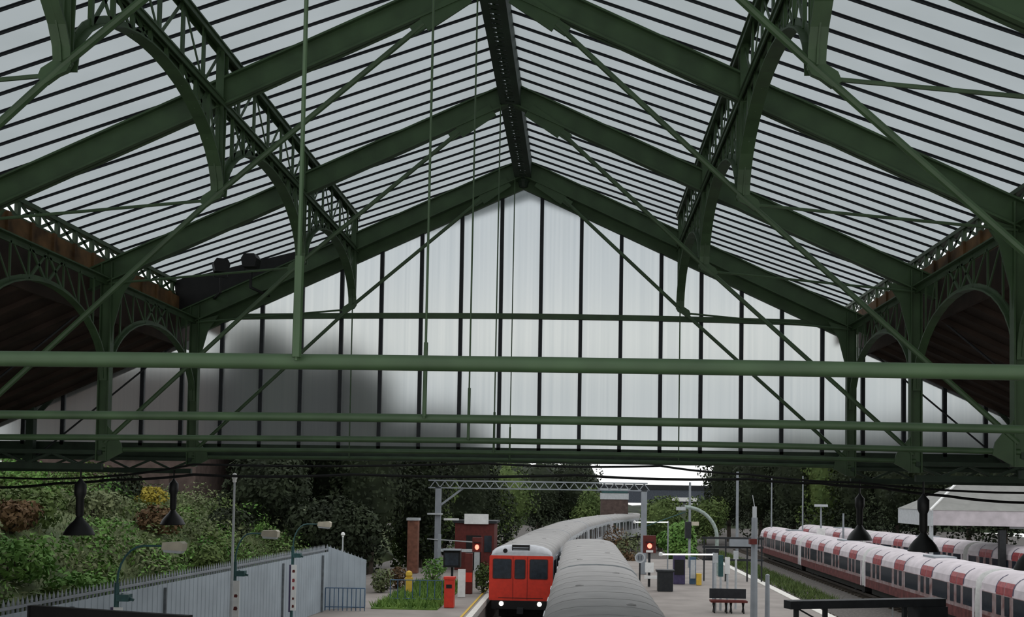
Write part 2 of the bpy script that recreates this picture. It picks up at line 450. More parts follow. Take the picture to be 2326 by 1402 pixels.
def valley_girder(s, label):
    X = XC + s * HS
    t = thing('arched_girder', label, 'girder', (X, FY[4], H))
    def l(y, z, dx=0): return (dx, y - FY[4], z - H)
    zt = H + 4.02; y0, y1 = FY[4], GY - .12
    m = MB(); m.bar(l(y0, zt), l(y1, zt), .2, .025); m.bar(l(y0, zt-.05), l(y1, zt-.05), .025, .1); m.build('top_chord', GREEN, t)
    # eaves lattice above the gutter board
    xo = s * .62; ye = y1; y1 = 27.1
    for z, w in ((H + 4.64, .08), (H + 4.97, .10)):
        MB().bar(l(y0, z, xo), l(y1, z, xo), w, .07).build('eaves_rail', GREEN, t)
    m = MB(); n = 32
    for k in range(n):
        u0 = y0 + (y1-y0)*k/n; u1 = y0 + (y1-y0)*(k+1)/n
        m.bar(l(u0, H+4.64, xo), l(u0, H+4.97, xo), .07, .09, (0, 1, 0))
        m.bar(l(u0, H+4.64, xo), l(u1, H+4.97, xo), .02, .06, (0, 1, 0)); m.bar(l(u0, H+4.97, xo), l(u1, H+4.64, xo), .02, .06, (0, 1, 0))
    m.build('eaves_lattice', GREEN, t)
    for b in range(4):
        ya, yb = FY[b+1], FY[b]; ym, a = (ya+yb)/2, abs(yb-ya)/2 - .06; zs, r = H + 2.02, 1.45
        P = ell(ya, yb, zs, r); m = MB()
        for (p, q), (p2, q2) in zip(P[:-1], P[1:]):
            m.bar(l(p, q), l(p2, q2), .15, .03, (0, -(q2-q), p2-p))
            m.bar(l(p, q+.04), l(p2, q2+.04), .025, .09, (0, -(q2-q), p2-p))
        m.build('arch_chord', GREEN, t)
        m = MB(); n = 8
        for k in range(1, n):
            u = ya + (yb-ya)*k/n; zz = archz(u, ym, a, zs, r)
            m.bar(l(u, zz), l(u, zt), .03, .032, (0, 1, 0))
            u2 = ya + (yb-ya)*(k+1)/n; z2 = archz(u2 if k < n-1 else yb-.1, ym, a, zs, r)
            if k in (1, 2, 5, 6): m.bar(l(u, zt), l(u2, z2), .02, .03, (0, 1, 0))
            elif k in (3, 4): m.bar(l(u, zz), l(u2, zt), .03, .05, (0, 1, 0)); m.bar(l(u, zt), l(u2, z2), .03, .05, (0, 1, 0))
        m.bar(l(ya, zt - .1), l(yb, zt - .1), .03, .04)
        m.build('spandrel_lattice', GREEN, t)
    g = MB().box(X + s*.52 - .03, X + s*.52 + .03, y0, y1, H + 4.06, H + 4.60)
    g = g.build('gutter_board', TIMBER)
    tag(g, 'brown weathered timber gutter board above the arches on the ' + ('left' if s < 0 else 'right'), 'board')
    k = 0
    for b in range(24):
        yy = y0 + .35 + b * .75
        if yy > y1: break
        MB().box(X + s*.47 - .02, X + s*.47 + .02, yy - .05, yy + .05, H + 4.06, H + 4.62).build('board_batten', TIMBER, g)
    # boarded side roof falling away outwards
    def az(x): return H + 3.42 - .452 * (abs(x - XC) - HS - .55)
    xa, xb = XC + s*(HS + .42), XC + s*17.5
    m = MB().prism([(xa, az(xa)), (xb, az(xb)), (xb, az(xb)+.12), (xa, az(xa)+.12)], 'y', 3.0, 24.35)
    o = struct(m.build('ceiling_side_' + ('left' if s < 0 else 'right'), BOARDS))
    y = 3.4
    while y < 24.2:
        MB().bar((xa, y, az(xa) - .05), (xb, y, az(xb) - .05), .07, .10).build('roof_joist', BOARDS, o); y += .75
    MB().box(min(xa, xa - s*.06), max(xa, xa - s*.06), 3.0, 24.35, H + 3.35, H + 4.1).build('valley_board', BOARDS, o)
    return t
valley_girder(-1, 'green arched girder on posts along the left valley under the roof eaves')
valley_girder(1, 'green arched girder on posts along the right valley under the roof eaves')

# ------------------------------------------------------------------ glazed end screen
win = bpy.data.objects.new('window_1', None); C.objects.link(win); win.location = (XC, GY, H)
win['kind'] = 'structure'; win['label'] = 'tall glazed end screen of ribbed obscured glass closing the shed'; win['category'] = 'window'
XA, XB = XC - 13.6, XC + 13.6
def top_at(x):
    d = abs(x - XC)
    if d <= HS + .1: return rafz(x) - .02
    return H + 3.42 - .452 * (d - HS - .55)
def ring(f): return f
xs = [XA, XL-.12, XL-.10, XC, XR+.10, XR+.12, XB]
poly = [(XA-XC, 1.0), (XB-XC, 1.0), (XB-XC, top_at(XB)-H), (XR+.12-XC, top_at(XR+.12)-H), (XR+.1-XC, 3.9), (0, 7.5), (XL-.1-XC, 3.9), (XL-.12-XC, top_at(XL-.12)-H), (XA-XC, top_at(XA)-H)]
MB().prism(poly, 'y', .02, .032).build('glass', GABLEGLASS, win)
i = -14
while True:
    x = -1.91 + .972 * i; i += 1
    if x > XB - .1: break
    if x < XA: continue
    zt = top_at(x) - H + .05
    if True:
        MB().box(x-XC-.045, x-XC+.045, -.02, .08, .95, zt).build('mullion', BAR, win)
pts = [(XL - XC + .3 + (2*HS-.6)*k/12, 0, 4.17 + .10*(1 - (2*k/12-1)**2) - .05) for k in range(13)]
m = MB()
for p, q in zip(pts[:-1], pts[1:]): m.bar(p, q, .10, .13)
m.build('transom', GREEN, win)
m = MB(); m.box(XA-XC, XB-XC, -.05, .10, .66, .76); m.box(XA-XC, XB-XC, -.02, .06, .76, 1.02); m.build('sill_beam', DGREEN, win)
for s in (-1, 1):
    nrm = Vector((s*.458, 0, 1)).normalized(); a = Vector((s*.05, 0, 7.5)); b = Vector((s*(HS+.1), 0, 7.5 - .458*(HS+.1-.0)))
    MB().bar(a - nrm*.02, b - nrm*.02, .12, .30, nrm).build('raking_frame', GREEN, win)
    # dark infill boarding between the end rafter and the roof
    if s < 0: MB().prism([(s*4.0, 7.6-.458*4.0), (s*8.3, 7.6-.458*8.3), (s*8.5, 4.97), (s*4.0, 6.12)], 'y', -.12, -.09).build('infill_board', BLACK, win)

# two dark floodlights on the left of the end rafter
for q, (x, z) in enumerate(((-8.39, 10.02), (-7.68, 10.14))):
    t = thing('floodlight', ('left' if q == 0 else 'right') + ' of two small black floodlights on the left end rafter', 'floodlight', (x, 22.9, z), .5 - q*.6)
    MB().prism([(-.15, -.14), (.15, -.14), (.19, .06), (.12, .17), (-.12, .17), (-.19, .06)], 'y', -.15, .12).build('housing', BLACK, t)
    MB().bar((-.16, 0, .0), (-.16, 0, -.24), .02, .04).bar((.16, 0, .0), (.16, 0, -.24), .02, .04).bar((-.16, 0, -.24), (.16, 0, -.24), .04, .03).bar((0, 0, -.24), (0, 0, -.62), .05, .05).build('bracket', BLACK, t)
    MB().bar((0, 0, -.60), (0, 1.05, -.60), .05, .05).build('arm', BLACK, t)

# ------------------------------------------------------------------ pendant lamps and cables
def pendant(label, X, Y, zb):
    t = thing('pendant_lamp', label, 'lamp', (X, Y, zb), group='black pendant lamps under the trusses')
    MB().lathe([(.285, 0), (.29, .015), (.24, .12), (.17, .21), (.10, .28), (.065, .34), (.05, .36)], (0, 0, 0), 24).build('shade', BLACK, t, True)
    MB().lathe([(.05, .34), (.075, .40), (.075, .72), (.11, .80), (.11, .98), (.05, 1.05), (.02, 1.10)], (0, 0, 0), 14).build('lamp_housing', BLACK, t, True)
    MB().tube([(0, 0, 1.08), (0, 0, H + .36 - zb)], .02, 6).build('suspension_rod', BLACK, t)
pendant('black pendant lamp hanging in front of the green bank, larger of the left pair', -9.68, 19.2, 3.9)
pendant('black pendant lamp hanging left of the bare mast, smaller of the left pair', -9.65, 23.62, 3.95)
pendant('black pendant lamp over the far end of the depot trains, smaller of the right lamps', 6.66, 23.62, 3.85)
pendant('black pendant lamp in front of the white station canopy on the right', 6.62, 19.2, 3.85)
pendant('black pendant lamp cut by the right edge of the picture', 6.68, 14.7, 3.85)
def cable(label, pts, r):
    P = []
    pts = [Vector(p) for p in pts]
    for a, b in zip(pts[:-1], pts[1:]):
        for k in range(6):
            u = k / 6; q = a.lerp(b, u); q.z -= .05 * 4*u*(1-u) * min(1, (b-a).length/3); P.append(q)
    P.append(pts[-1])
    tag(MB().tube(P, r, 6).build('cable', BLACK), label, 'cable')
cable('lower of two black sagging cables slung across the shed above the pendant lamps',
      [(-15.8, 23, 4.62), (-13.5, 23, 4.78), (-12.15, 23, 4.9), (-10.9, 23, 5.0), (-8.93, 23, 5.15), (-5.22, 23, 5.21), (0, 23, 5.27), (3.94, 23, 5.24), (5.55, 23, 5.17), (6.96, 23, 5.09), (8.45, 23, 4.92), (10.21, 23, 4.79), (13, 23, 4.65)], .035)
cable('upper of two black cables slung across the shed, just under the green sill beam',
      [(-15.8, 22.6, 4.9), (-13.28, 22.6, 5.01), (-10.72, 22.6, 5.08), (-8.78, 22.6, 5.38), (-2.11, 22.6, 5.50), (1.89, 22.6, 5.50), (3.87, 22.6, 5.34), (6.34, 22.6, 5.19), (10.03, 22.6, 5.01), (13, 22.6, 4.9)], .028)

# ------------------------------------------------------------------ trains
def section(w, zb, zs, zc, n=10):      # open body outline: up the right side, over the roof, down the left
    pts = [(w/2 - .03, zb), (w/2, zb + .8), (w/2 - .04, zs)]
    for k in range(1, n):
        a = math.pi * k / n; pts.append(((w/2 - .04) * math.copysign(abs(math.cos(a)) ** .75, math.cos(a)), zs + (zc-zs) * math.sin(a) ** .85))
    return pts + [(-w/2 + .04, zs), (-w/2, zb + .8), (-w/2 + .03, zb)]
def rbox(mb, x0, x1, y, z0, z1, r, th):
    P = []
    for cx, cz, a0 in ((x1-r, z1-r, 0), (x0+r, z1-r, 90), (x0+r, z0+r, 180), (x1-r, z0+r, 270)):
        for k in range(4):
            a = R_(a0 + 30*k); P.append((cx + r*math.cos(a), cz + r*math.sin(a)))
    return mb.prism(P, 'y', y, y + th)
LEN = 17.9
def sub_car(label, kind, front, x0, y0, x1, y1, group):
    L_ = math.hypot(x1-x0, y1-y0)
    t = thing('train_carriage', label, 'train', (x0, y0, 0), math.atan2(-(x1-x0), y1-y0), group)
    W, zb, zs, zc = 2.84, -.02, 1.98, 2.48
    S = section(W, zb, zs, zc); n = len(S)
    side = [S[0], S[1], S[2]]
    ins = .02
    r0 = 2
    roofp = S[r0:n-r0]
    for nm, ps, mt in (('roof', roofp, ROOFG),):
        m = MB().loft([[(x, y, z) for x, z in ps] for y in (.25 if front else 0, L_)])
        for k in range(1, int(L_ / 1.5)):
            y = k * 1.5
            m.loft([[(x*1.004, y + dy, z + dz) for x, z in roofp] for dy, dz in ((-.04, -.006), (-.025, .008), (.025, .008), (.04, -.006))])
        m.build(nm, mt, t, True)
    # roof ventilators
    v = MB().lathe([(.09, 0), (.12, .05), (.10, .10), (.03, .12)], (0, 0, 0), 10).build('ventilator', ROOFG, t, loc=(-.55, 2.2, zc - .1))
    for k in range(1, 4):
        c = v.copy(); C.objects.link(c); c.parent = t; c.location = (.55 if k % 2 else -.55, 2.2 + k * 4.2, zc - .1)
    for s in (-1, 1):
        ps = [(s*p[0], p[1]) for p in side]
        sd = MB().loft([[(x, y, z) for x, z in ps] for y in (.02, L_)]).build('side_panel', SILVER, t)
        y = .9
        while y < L_ - 1.5:
            MB().box(s*W/2 - .02, s*W/2 + .012, y, y + 1.2, .85, 1.75).build('side_window', GLASSD, t)
            if y + 2.6 < L_ - .4:
                dr = MB().box(s*W/2 - .02, s*W/2 + .010, y + 1.55, y + 2.65, .0, 1.86).build('sliding_door', SILVER if kind != 'red' else LGREY, t)
                MB().box(s*W/2 - .02, s*W/2 + .016, y + 1.75, y + 2.45, .85, 1.7).build('door_window', GLASSD, dr)
            y += 3.3
    endp = S
    for y in ((L_,) if front else (0, L_)):
        m = MB().prism([(x, z) for x, z in endp], 'y', y - .02, y); m.build('end_wall', SILVER if kind == 'red' else LGREY, t)
        if not front or y > 0:
            MB().box(-.38, .38, y - (.03 if y == 0 else -.0), y + (.0 if y == 0 else .03), .0, 1.85).build('end_door', GLASSD, t)
    m = MB().box(-1.15, 1.15, .3, L_ - .3, -.45, -.02)
    for yy in (2.4, L_ - 2.4): m.box(-1.1, 1.1, yy - 1.3, yy + 1.3, -.85, -.4)
    m.build('underframe', BLACK, t)
    for yy in (1.5, 3.3, L_ - 3.3, L_ - 1.5):
        m = MB()
        for s in (-1, 1):
            m.prism([(yy + .42*math.cos(a*math.pi/8), -.66 + .42*math.sin(a*math.pi/8)) for a in range(16)], 'x', s*.72 - .06, s*.72 + .06)
        m.build('wheelset', DARK, t)
    if front:
        # red flat cab front below, grey domed brow above
        fr = rbox(MB(), -W/2, W/2, -.05, .0, 1.99, .06, .08).build('cab_front', RED, t)
        for a, b, z0, z1 in ((-1.24, -.45, .98, 1.82), (-.27, .17, .98, 1.80), (.40, 1.17, .98, 1.82)):
            rbox(MB(), a - .03, b + .03, -.062, z0 - .03, z1 + .03, .07, .02).build('window_rubber', DRED, fr)
            rbox(MB(), a, b, -.07, z0, z1, .06, .03).build('cab_window', GLASSD, fr)
        m = MB(); m.bar((-.36, -.06, .05), (-.36, -.06, 1.95), .012, .02, (0, 1, 0)); m.bar((.28, -.06, .05), (.28, -.06, 1.95), .012, .02, (0, 1, 0))
        m.build('door_seams', DRED, fr)
        MB().box(-1.0, 1.0, -.058, -.04, .10, .13).build('front_handrail', DRED, fr)
        rings = []
        for u in range(6):
            a = u / 5 * math.pi / 2; k = math.cos(a)
            rings.append([(x * (.97 + .03*(1-k)) if True else x, -.04 + .30*(1 - k) * 1.0, zs + (z - zs) * (.35 + .65*math.sin(a)) if z > zs else z) for x, z in roofp])
        br = MB().loft(rings); br.add([(x, y, z) for x, y, z in rings[0]], [tuple(range(len(roofp)))])
        br.build('cab_brow', SILVER, t, True)
        bl = MB().box(-.42, .36, -.03, .22, 2.06, 2.46).build('destination_blind', BLACK, t)
        for z in (2.12, 2.22, 2.32): MB().box(-.38, .32, -.036, -.02, z, z + .045).build('blind_slat', GREY, bl)
        MB().prism([(-.72 + .10*math.cos(a*math.pi/6), 2.20 + .10*math.sin(a*math.pi/6)) for a in range(12)], 'y', -.05, .12).build('whistle_port', BLACK, t)
        bb = MB().box(-1.30, 1.30, -.06, .3, -.38, .0).build('buffer_beam', BLACK, t)
        for x in (-.86, .84):
            hl = MB().prism([(x + .10*math.cos(a*math.pi/8), -.14 + .10*math.sin(a*math.pi/8)) for a in range(16)], 'y', -.09, -.05).build('headlight', LAMPW, t)
        MB().box(-.14, .14, -.35, .1, -.55, -.30).build('coupler', DARK, t)
    return t
g1 = 'carriages of the red fronted train'
sub_car('leading train carriage with red flat front, two lit headlights and silver sides', 'red', True, *PATH[0], *PATH[2], g1)
sub_car('silver grey carriage coupled behind the red fronted leading carriage', 'red', False, -1.70, 63.2, -.47, 80.6, g1)
sub_car('third silver carriage of the red fronted train, turning into the curve', 'red', False, -.40, 81.3, 2.0, 98.6, g1)
sub_car('farthest silver carriage of the red fronted train, at the bend', 'red', False, 2.15, 99.4, 6.5, 116.4, g1)
g2 = 'carriages of the grey roofed train'
sub_car('grey roofed carriage seen from above, its far end beside the red fronted train', 'grey', False, .70, 33.4, .70, 51.0, g2)
sub_car('nearest grey roofed carriage passing under the shed at the bottom of the picture', 'grey', False, .66, 15.2, .66, 32.8, g2)

def tube_car(label, x0, y0, x1, y1, group):
    L_ = math.hypot(x1-x0, y1-y0)
    t = thing('train_carriage', label, 'train', (x0, y0, 0), math.atan2(-(x1-x0), y1-y0), group)
    W, zb, zs, zc = 2.62, -.45, 1.05, 1.87
    S = section(W, zb, zs, zc, 12); n = len(S)
    MB().loft([[(x, y, z) for x, z in S[3:n-3]] for y in (0, L_)]).build('roof', TROOF, t, True)
    for s in (-1, 1):
        ps = [(s*p[0], p[1]) for p in S[1:4]]
        MB().loft([[(x, y, z) for x, z in ps] for y in (0, L_)]).build('cantrail_panel', TROOF, t)
        MB().box(min(s*W/2 - s*.03, s*W/2 + s*.004), max(s*W/2 - s*.03, s*W/2 + s*.004), 0, L_, zb, 1.0).build('side_panel', DUSTRED, t)
        for ye in (.0, L_ - .22): MB().box(min(s*W/2 - s*.03, s*W/2 + s*.02), max(s*W/2 - s*.03, s*W/2 + s*.02), ye, ye + .22, zb, 1.05).build('end_pillar', TROOF, t)
        MB().box(min(s*W/2 - s*.02, s*W/2 + s*.008), max(s*W/2 - s*.02, s*W/2 + s*.008), 0, L_, zb, .02).build('lower_stripe', LOWRED, t)
        # door pairs wrap up into the roof curve; windows between
        arc = [(s*p[0]*1.006, p[1]+.008) for p in S[1:5]]
        arc[0] = (s*W/2*1.006, zb + .1)
        for yd in (1.4, 5.3, 9.4, 13.3):
            for k in range(2):
                ya = yd + k * .78
                d = MB().loft([[(x, y, z) for x, z in arc] for y in (ya, ya + .74)]).build('sliding_door', FADED, t)
                a2 = [(x*1.006, z) for x, z in arc[1:3]]
                MB().box(min(s*W/2*.98, s*W/2 + s*.022), max(s*W/2*.98, s*W/2 + s*.022), ya + .16, ya + .58, .20, .98).build('door_window', GLASSD, d)
            for ye in (yd - .06, yd + 1.54):
                MB().loft([[(x*1.006, y, z+.01) for x, z in ([(s*p[0], p[1]) for p in S[2:7]])] for y in (ye - .04, ye + .04)]).build('door_gutter', PURPLE, t)
        for yw in (.25, 3.15, 7.1, 11.2, 15.1):
            MB().box(min(s*W/2*.98, s*W/2 + s*.014), max(s*W/2*.98, s*W/2 + s*.014), yw, yw + (1.0 if yw < 1 or yw > 15 else 1.9), .20, .98).build('side_window', GLASSD, t)
    for y in (0, L_):
        MB().prism([(x, z) for x, z in S], 'y', y - .02, y + .02).build('end_wall', WHITE, t)
    MB().box(-.55, .55, 6.9, 8.6, zc - .08, zc + .05).build('air_unit', GREY, t)
    m = MB().box(-1.0, 1.0, .4, L_ - .4, -.85, zb + .05); m.build('underframe', BLACK, t)
    for yy in (1.5, 3.2, L_ - 3.2, L_ - 1.5):
        m = MB()
        for s in (-1, 1):
            m.prism([(yy + .36*math.cos(a*math.pi/8), -.70 + .36*math.sin(a*math.pi/8)) for a in range(16)], 'x', s*.72 - .06, s*.72 + .06)
        m.build('wheelset', DARK, t)
g3 = 'red and white carriages stabled in the depot'
pos = ['nearest red and white depot carriage, cut by the right edge of the picture', 'second red and white carriage of the front depot row',
       'third red and white carriage of the front depot row, behind the platform posts', 'farthest red and white carriage of the front depot row']
for k in range(4):
    y0 = 26.2 + k * 16.9
    tube_car(pos[k], 18.32 + .02*k, y0, 18.34 + .02*k, y0 + 16.3, g3)
pos2 = ['nearest red and white carriage of the rear depot row, under the white station canopy', 'middle red and white carriage of the rear depot row',
        'farthest red and white carriage of the rear depot row']
def p2(s): return (29.6 - .118*s, 52 + .993*s)
for k in range(3):
    a, b = k * 16.9, k * 16.9 + 16.3
    tube_car(pos2[k], *p2(a), *p2(b), g3)

# ------------------------------------------------------------------ left bank, fence, platform things
def bankz(x, y):
    d = -11.9 - x
    k = max(0.0, min(1.0, d / 9.0)); b = .3 + 4.3 * (1 - (1 - k)**1.9)
    b *= 1 - .20 * max(0, min(1, (y - 34) / 30))
    return b + .30 * noise.noise(Vector((x*.35, y*.35, 0)))
vs = []; fs = []; nx, ny = 40, 46
for j in range(ny):
    for i in range(nx):
        x = -11.9 - 30 * (i/(nx-1))**1.5; y = 17 + 60 * j/(ny-1)
        vs.append((x, y, bankz(x, y)))
for j in range(ny-1):
    for i in range(nx-1): fs.append((j*nx+i, j*nx+i+1, (j+1)*nx+i+1, (j+1)*nx+i))
bank = MB().add(vs, fs).build('ground_bank', BANKM, None, True); struct(bank, 'rough green bank rising behind the grey fence', 'bank')
rnd = random.Random(3)
mb = MB()
for _ in range(16000):
    x = -12.1 - 17 * rnd.random()**1.3; y = rnd.uniform(25, 50); z = bankz(x, y)
    h = rnd.uniform(.08, .26); a = rnd.uniform(0, 6.28); w = rnd.uniform(.012, .03)
    dx, dy = math.cos(a)*w, math.sin(a)*w; lx, ly = rnd.gauss(0, .14), rnd.gauss(0, .14)
    mb.add([(x-dx, y-dy, z), (x+dx, y+dy, z), (x+lx, y+ly, z+h)], [(0, 1, 2)])
tag(mb.build('weeds', GLEAF), 'long rough weeds and grass all over the bank', 'weeds', kind='stuff')
def bush(label, x, y, r, h, m, n=900, sz=.10, z=None):
    zz = bankz(x, y) if z is None else z
    rr = random.Random(int(x*100 + y*10))
    t = thing('bush', label, 'bush', (x, y, zz - .05))
    blobs = [((0, 0, h*.5), (r*.8, r*.8, h*.5))] + [((rr.uniform(-.6, .6)*r, rr.uniform(-.6, .6)*r, h*rr.uniform(.3, .75)), (r*.55, r*.55, h*.36)) for _ in range(4)]
    leaves(MB(), blobs, n, sz, rr).build('foliage', m, t)
    s = MB()
    for k in range(5):
        a = k * 1.256; s.tube([(0, 0, 0), (math.cos(a)*r*.4, math.sin(a)*r*.4, h*.6)], [.04, .015], 5)
    s.build('stems', TRUNK, t)
def bx(px, Y): return (px - 1310) * Y / 2261.0
B = [('bright green bush at the left edge, highest on the bank', 20, 36, 1.3, 1.5, BLEAF), ('bright green bush low at the left edge above the fence', 30, 25.5, 1.0, 1.2, BLEAF),
     ('round dark blue green bush in the middle of the bank', 262, 40, 1.0, 1.25, DLEAF), ('yellow flowering bush beside the brick wall', 335, 42, .9, .9, YLEAF),
     ('rusty brown shrub below the yellow bush', 352, 37, .9, 1.1, RLEAF), ('bright leafy bush directly above the fence, left of the nearest lamp arm', 165, 26, 1.1, 1.3, BLEAF),
     ('bright leafy bush directly above the fence, at the nearest lamp arm', 300, 28, .9, 1.3, BLEAF), ('grey green bush under the larger left pendant lamp', 205, 35, 1.2, 1.0, GLEAF),
     ('small green bush high on the bank left of the larger pendant lamp', 150, 41, 1.1, 1.4, MLEAF), ('green bush on the bank right of the smaller left pendant lamp', 455, 36, 1.0, 1.3, MLEAF),
     ('pale scrubby bush above the fence close to the bare mast', 490, 32, .9, 1.2, GLEAF), ('olive green bush at the left edge, halfway up the bank', 60, 30, 1.2, 1.3, MLEAF),
     ('dark shrub at the far end of the bank beneath the trees', 520, 44, 1.3, 1.4, DLEAF), ('low green bush between the fence and the rusty shrub', 400, 30, .9, 1.1, MLEAF),
     ('tall green bush at the bank top, left of the dark round bush', 215, 45, 1.2, 1.6, MLEAF), ('brown withered shrub at the left edge below the bright bush', 10, 28, .8, 1.0, RLEAF),
     ('leafy green bush above the fence at the far left corner', 95, 24, .8, 1.1, MLEAF)]
for lb, px, Y, r, h, m in B: bush(lb, bx(px, Y), Y, r, h, m)

rr = random.Random(21)
for nm, m_, lb in (('undergrowth', GLEAF, 'patchy grey green undergrowth spread over the bank'), ('brambles', MLEAF, 'tangled mid green brambles spread over the bank'), ('nettles', BLEAF, 'bright green nettles in patches over the lower bank')):
    mb = MB()
    for _ in range(120):
        x = -12.2 - 11 * rr.random()**1.2; y = rr.uniform(21, 49); r = rr.uniform(.45, 1.05); h = r * rr.uniform(.5, 1.15)
        if y < 26 and x < -16.2 or min(math.hypot(x - bx(p_, Y_), (y - Y_) * .6) - r_ for _l, p_, Y_, r_, h_, m_2 in B) < r * .2: continue
        leaves(mb, [((x, y, bankz(x, y) + h*.3), (r, r, h))], int(230*r*r) + 60, .085, rr)
    tag(mb.build(nm, m_), lb, 'undergrowth', kind='stuff')

# sheet and palisade fence (two straight runs)
fe = thing('metal_fence', 'long grey sheet metal fence with palisade tips along the bank', 'fence', (-11.6, 17.5, 0))
def fence_run(p0, p1, z0, z1, hs):
    (xa, ya), (xb, yb) = p0, p1; Lr = math.hypot(xb-xa, yb-ya); n = int(Lr / .155)
    d = Vector(((xb-xa)/Lr, (yb-ya)/Lr, 0)); nm = Vector((-d.y, d.x, 0)) if d.y > 0 and True else Vector((d.y, -d.x, 0))
    o = Vector((xa + 11.6, ya - 17.5, 0))
    m = MB()
    for k in range(n):
        c = o + d * (k*.155) - nm * -.05; zt = z0 + (z1-z0)*k/n
        a = d * .035; b = nm * .012
        P = [c-a, c+a]
        m.add([c-a-b, c+a-b, c+a+b, c-a+b] + [q + Vector((0, 0, zt-.12)) for q in (c-a-b, c+a-b, c+a+b, c-a+b)] + [c + Vector((0, 0, zt))],
              [(0, 1, 5, 4), (1, 2, 6, 5), (2, 3, 7, 6), (3, 0, 4, 7), (4, 5, 8), (5, 6, 8), (6, 7, 8), (7, 4, 8)])
    m.build('palisade_pales', GREY, fe)
    m = MB()
    for zz in (.35, -.35):
        m.bar(o + Vector((0, 0, (z0 - .20 if zz > 0 else .5))), o + d*Lr + Vector((0, 0, (z1 - .20 if zz > 0 else .5))), .04, .06)
    m.build('fence_rails', GREY, fe)
    pts = []; k = 0; s = 0
    while s < Lr:
        for ds, off in ((0, 0), (.12, 0), (.14, .014), (.24, .014), (.26, 0)):
            if s + ds <= Lr: pts.append((s + ds, off))
        s += .26
    vs = []; fs = []
    for s, off in pts:
        q = o + d * s - nm * (.06 + off); vs += [(q.x, q.y, 0), (q.x, q.y, (z0 + (z1-z0)*s/Lr) - hs)]
    for k in range(len(pts)-1): fs.append((2*k, 2*k+2, 2*k+3, 2*k+1))
    m = MB().add(vs, fs); m.build('sheet_panel', FENCE, fe)
    s = 4.5
    while s < Lr:
        q = o + d * s - nm * .10; MB().bar((q.x, q.y, 0), (q.x, q.y, z0 + (z1-z0)*s/Lr - .4), .08, .06).build('fence_post', POSTM, fe); s += 4.3
fence_run((-11.6, 17.5), (-10.0, 40.0), 2.55, 2.62, .30)
fence_run((-10.0, 40.0), (-8.65, 41.1), 2.62, 2.02, .10)

def swan_lamp(label, px, Y, zl, arm, sign):
    X = bx(px, Y)
    t = thing('platform_lamp', label, 'lamp post', (X, Y, 0))
    MB().tube([(0, 0, 0), (0, 0, zl - .75)], .05, 8).build('post', TEAL, t)
    P = [(0, 0, zl - .8)] + [(arm*.55*(1-math.cos(a)), 0, zl - .75 + .75*math.sin(a)) for a in [k*math.pi/12 for k in range(1, 7)]] + [(arm, 0, zl)]
    MB().tube(P, .022, 7).build('swan_neck', TEAL, t)
    ln = MB().prism([(arm - .02, zl - .06), (arm + .40, zl - .09), (arm + .42, zl + .06), (arm + .36, zl + .10), (arm, zl + .08)], 'y', -.12, .12).build('lantern', CREAM, t)
    MB().prism([(arm + .02, zl - .12), (arm + .36, zl - .14), (arm + .38, zl - .08), (arm, zl - .06)], 'y', -.10, .10).build('diffuser', LGREY, ln)
    MB().box(.03, .28, -.1, .1, zl - 1.12, zl - .98).bar((.1, 0, zl-.98), (.35, 0, zl - 1.1), .05, .05).build('loudspeaker', TEAL, t)
    if sign:
        bd = MB().box(-.02, .16, -.09, -.06, sign[0], sign[1]).build('sign_board', WHITE, t)
        MB().box(-.08, -.02, -.09, .02, sign[0] - .05, sign[1]).build('sign_spine', PURPLE, t)
        z = sign[0] + .10
        r = random.Random(px)
        while z < sign[1] - .2:
            h = r.uniform(.06, .12); w = r.uniform(.035, .055)
            MB().prism([(.07 - w, z), (.07 + w*.6, z - .01), (.07 + w, z + h*.5), (.07 + w*.5, z + h), (.07 - w*.8, z + h*.9)], 'y', -.096, -.088).build('mark', [DRED, FADED][r.random() > .5], bd)
            z += r.uniform(.24, .34)
    return t
swan_lamp('teal swan neck lamp post nearest, its lantern against the rusty shrub', 262, 20, 3.66, .95, (1.85, 2.42))
swan_lamp('teal swan neck lamp post beside the bare silver mast', 533, 26, 3.66, .72, (1.0, 2.42))
swan_lamp('teal swan neck lamp post farthest, in front of the fence corner', 665, 33.2, 3.66, .85, (.78, 2.3))
def mast(label, X, Y, h, r=.045, ball=.07):
    t = thing('mast', label, 'mast', (X, Y, 0))
    MB().tube([(0, 0, 0), (0, 0, h*.5), (0, 0, h - .1)], [r, r*.85, r*.6], 8).build('pole', LGREY, t)
    MB().lathe([(.02, -.12), (.05, -.10), (.05, -.04), (ball, 0), (ball, .06), (ball*.6, .12), (.01, .13)], (0, 0, h), 10).build('head', WHITE, t, True)
mast('tall bare silver mast with a white head above the fence', -8.80, 25.4, 5.1)
mast('short silver post with white head behind the fence corner', bx(779, 45), 45, 2.75, .05, .09)

# kiosk with black roof at lower left; dark canopy at lower right
t = thing('information_board', 'black backed board whose top edge cuts the lower left corner', 'board', (-6.9, 14.6, -.06), -.30)
MB().box(-1.40, 1.42, -.05, .05, 1.2, 3.10).build('panel', BLACK, t)
MB().box(-1.44, -1.40, -.07, .07, 1.15, 3.10).box(1.42, 1.46, -.07, .07, 1.15, 3.10).build('frame_edge', BLACK, t)
for x in (-1.2, 1.2): MB().box(x - .05, x + .05, -.05, .05, 0, 1.2).build('post', DARK, t)
t = thing('platform_canopy', 'low dark canopy beam on posts at the lower right of the platform', 'canopy', (5.95, 20.6, 0), .30)
MB().box(-1.80, 1.80, -.14, .14, 2.62, 2.78).build('roof', DARK, t)
MB().box(1.12, 1.80, -.20, .20, 1.5, 2.62).build('sign_box', DARK, t)
for x in (-1.60, -.95, .9, 1.65):
    MB().box(x - .04, x + .04, -.04, .04, 0, 2.62).build('post', DARK, t)
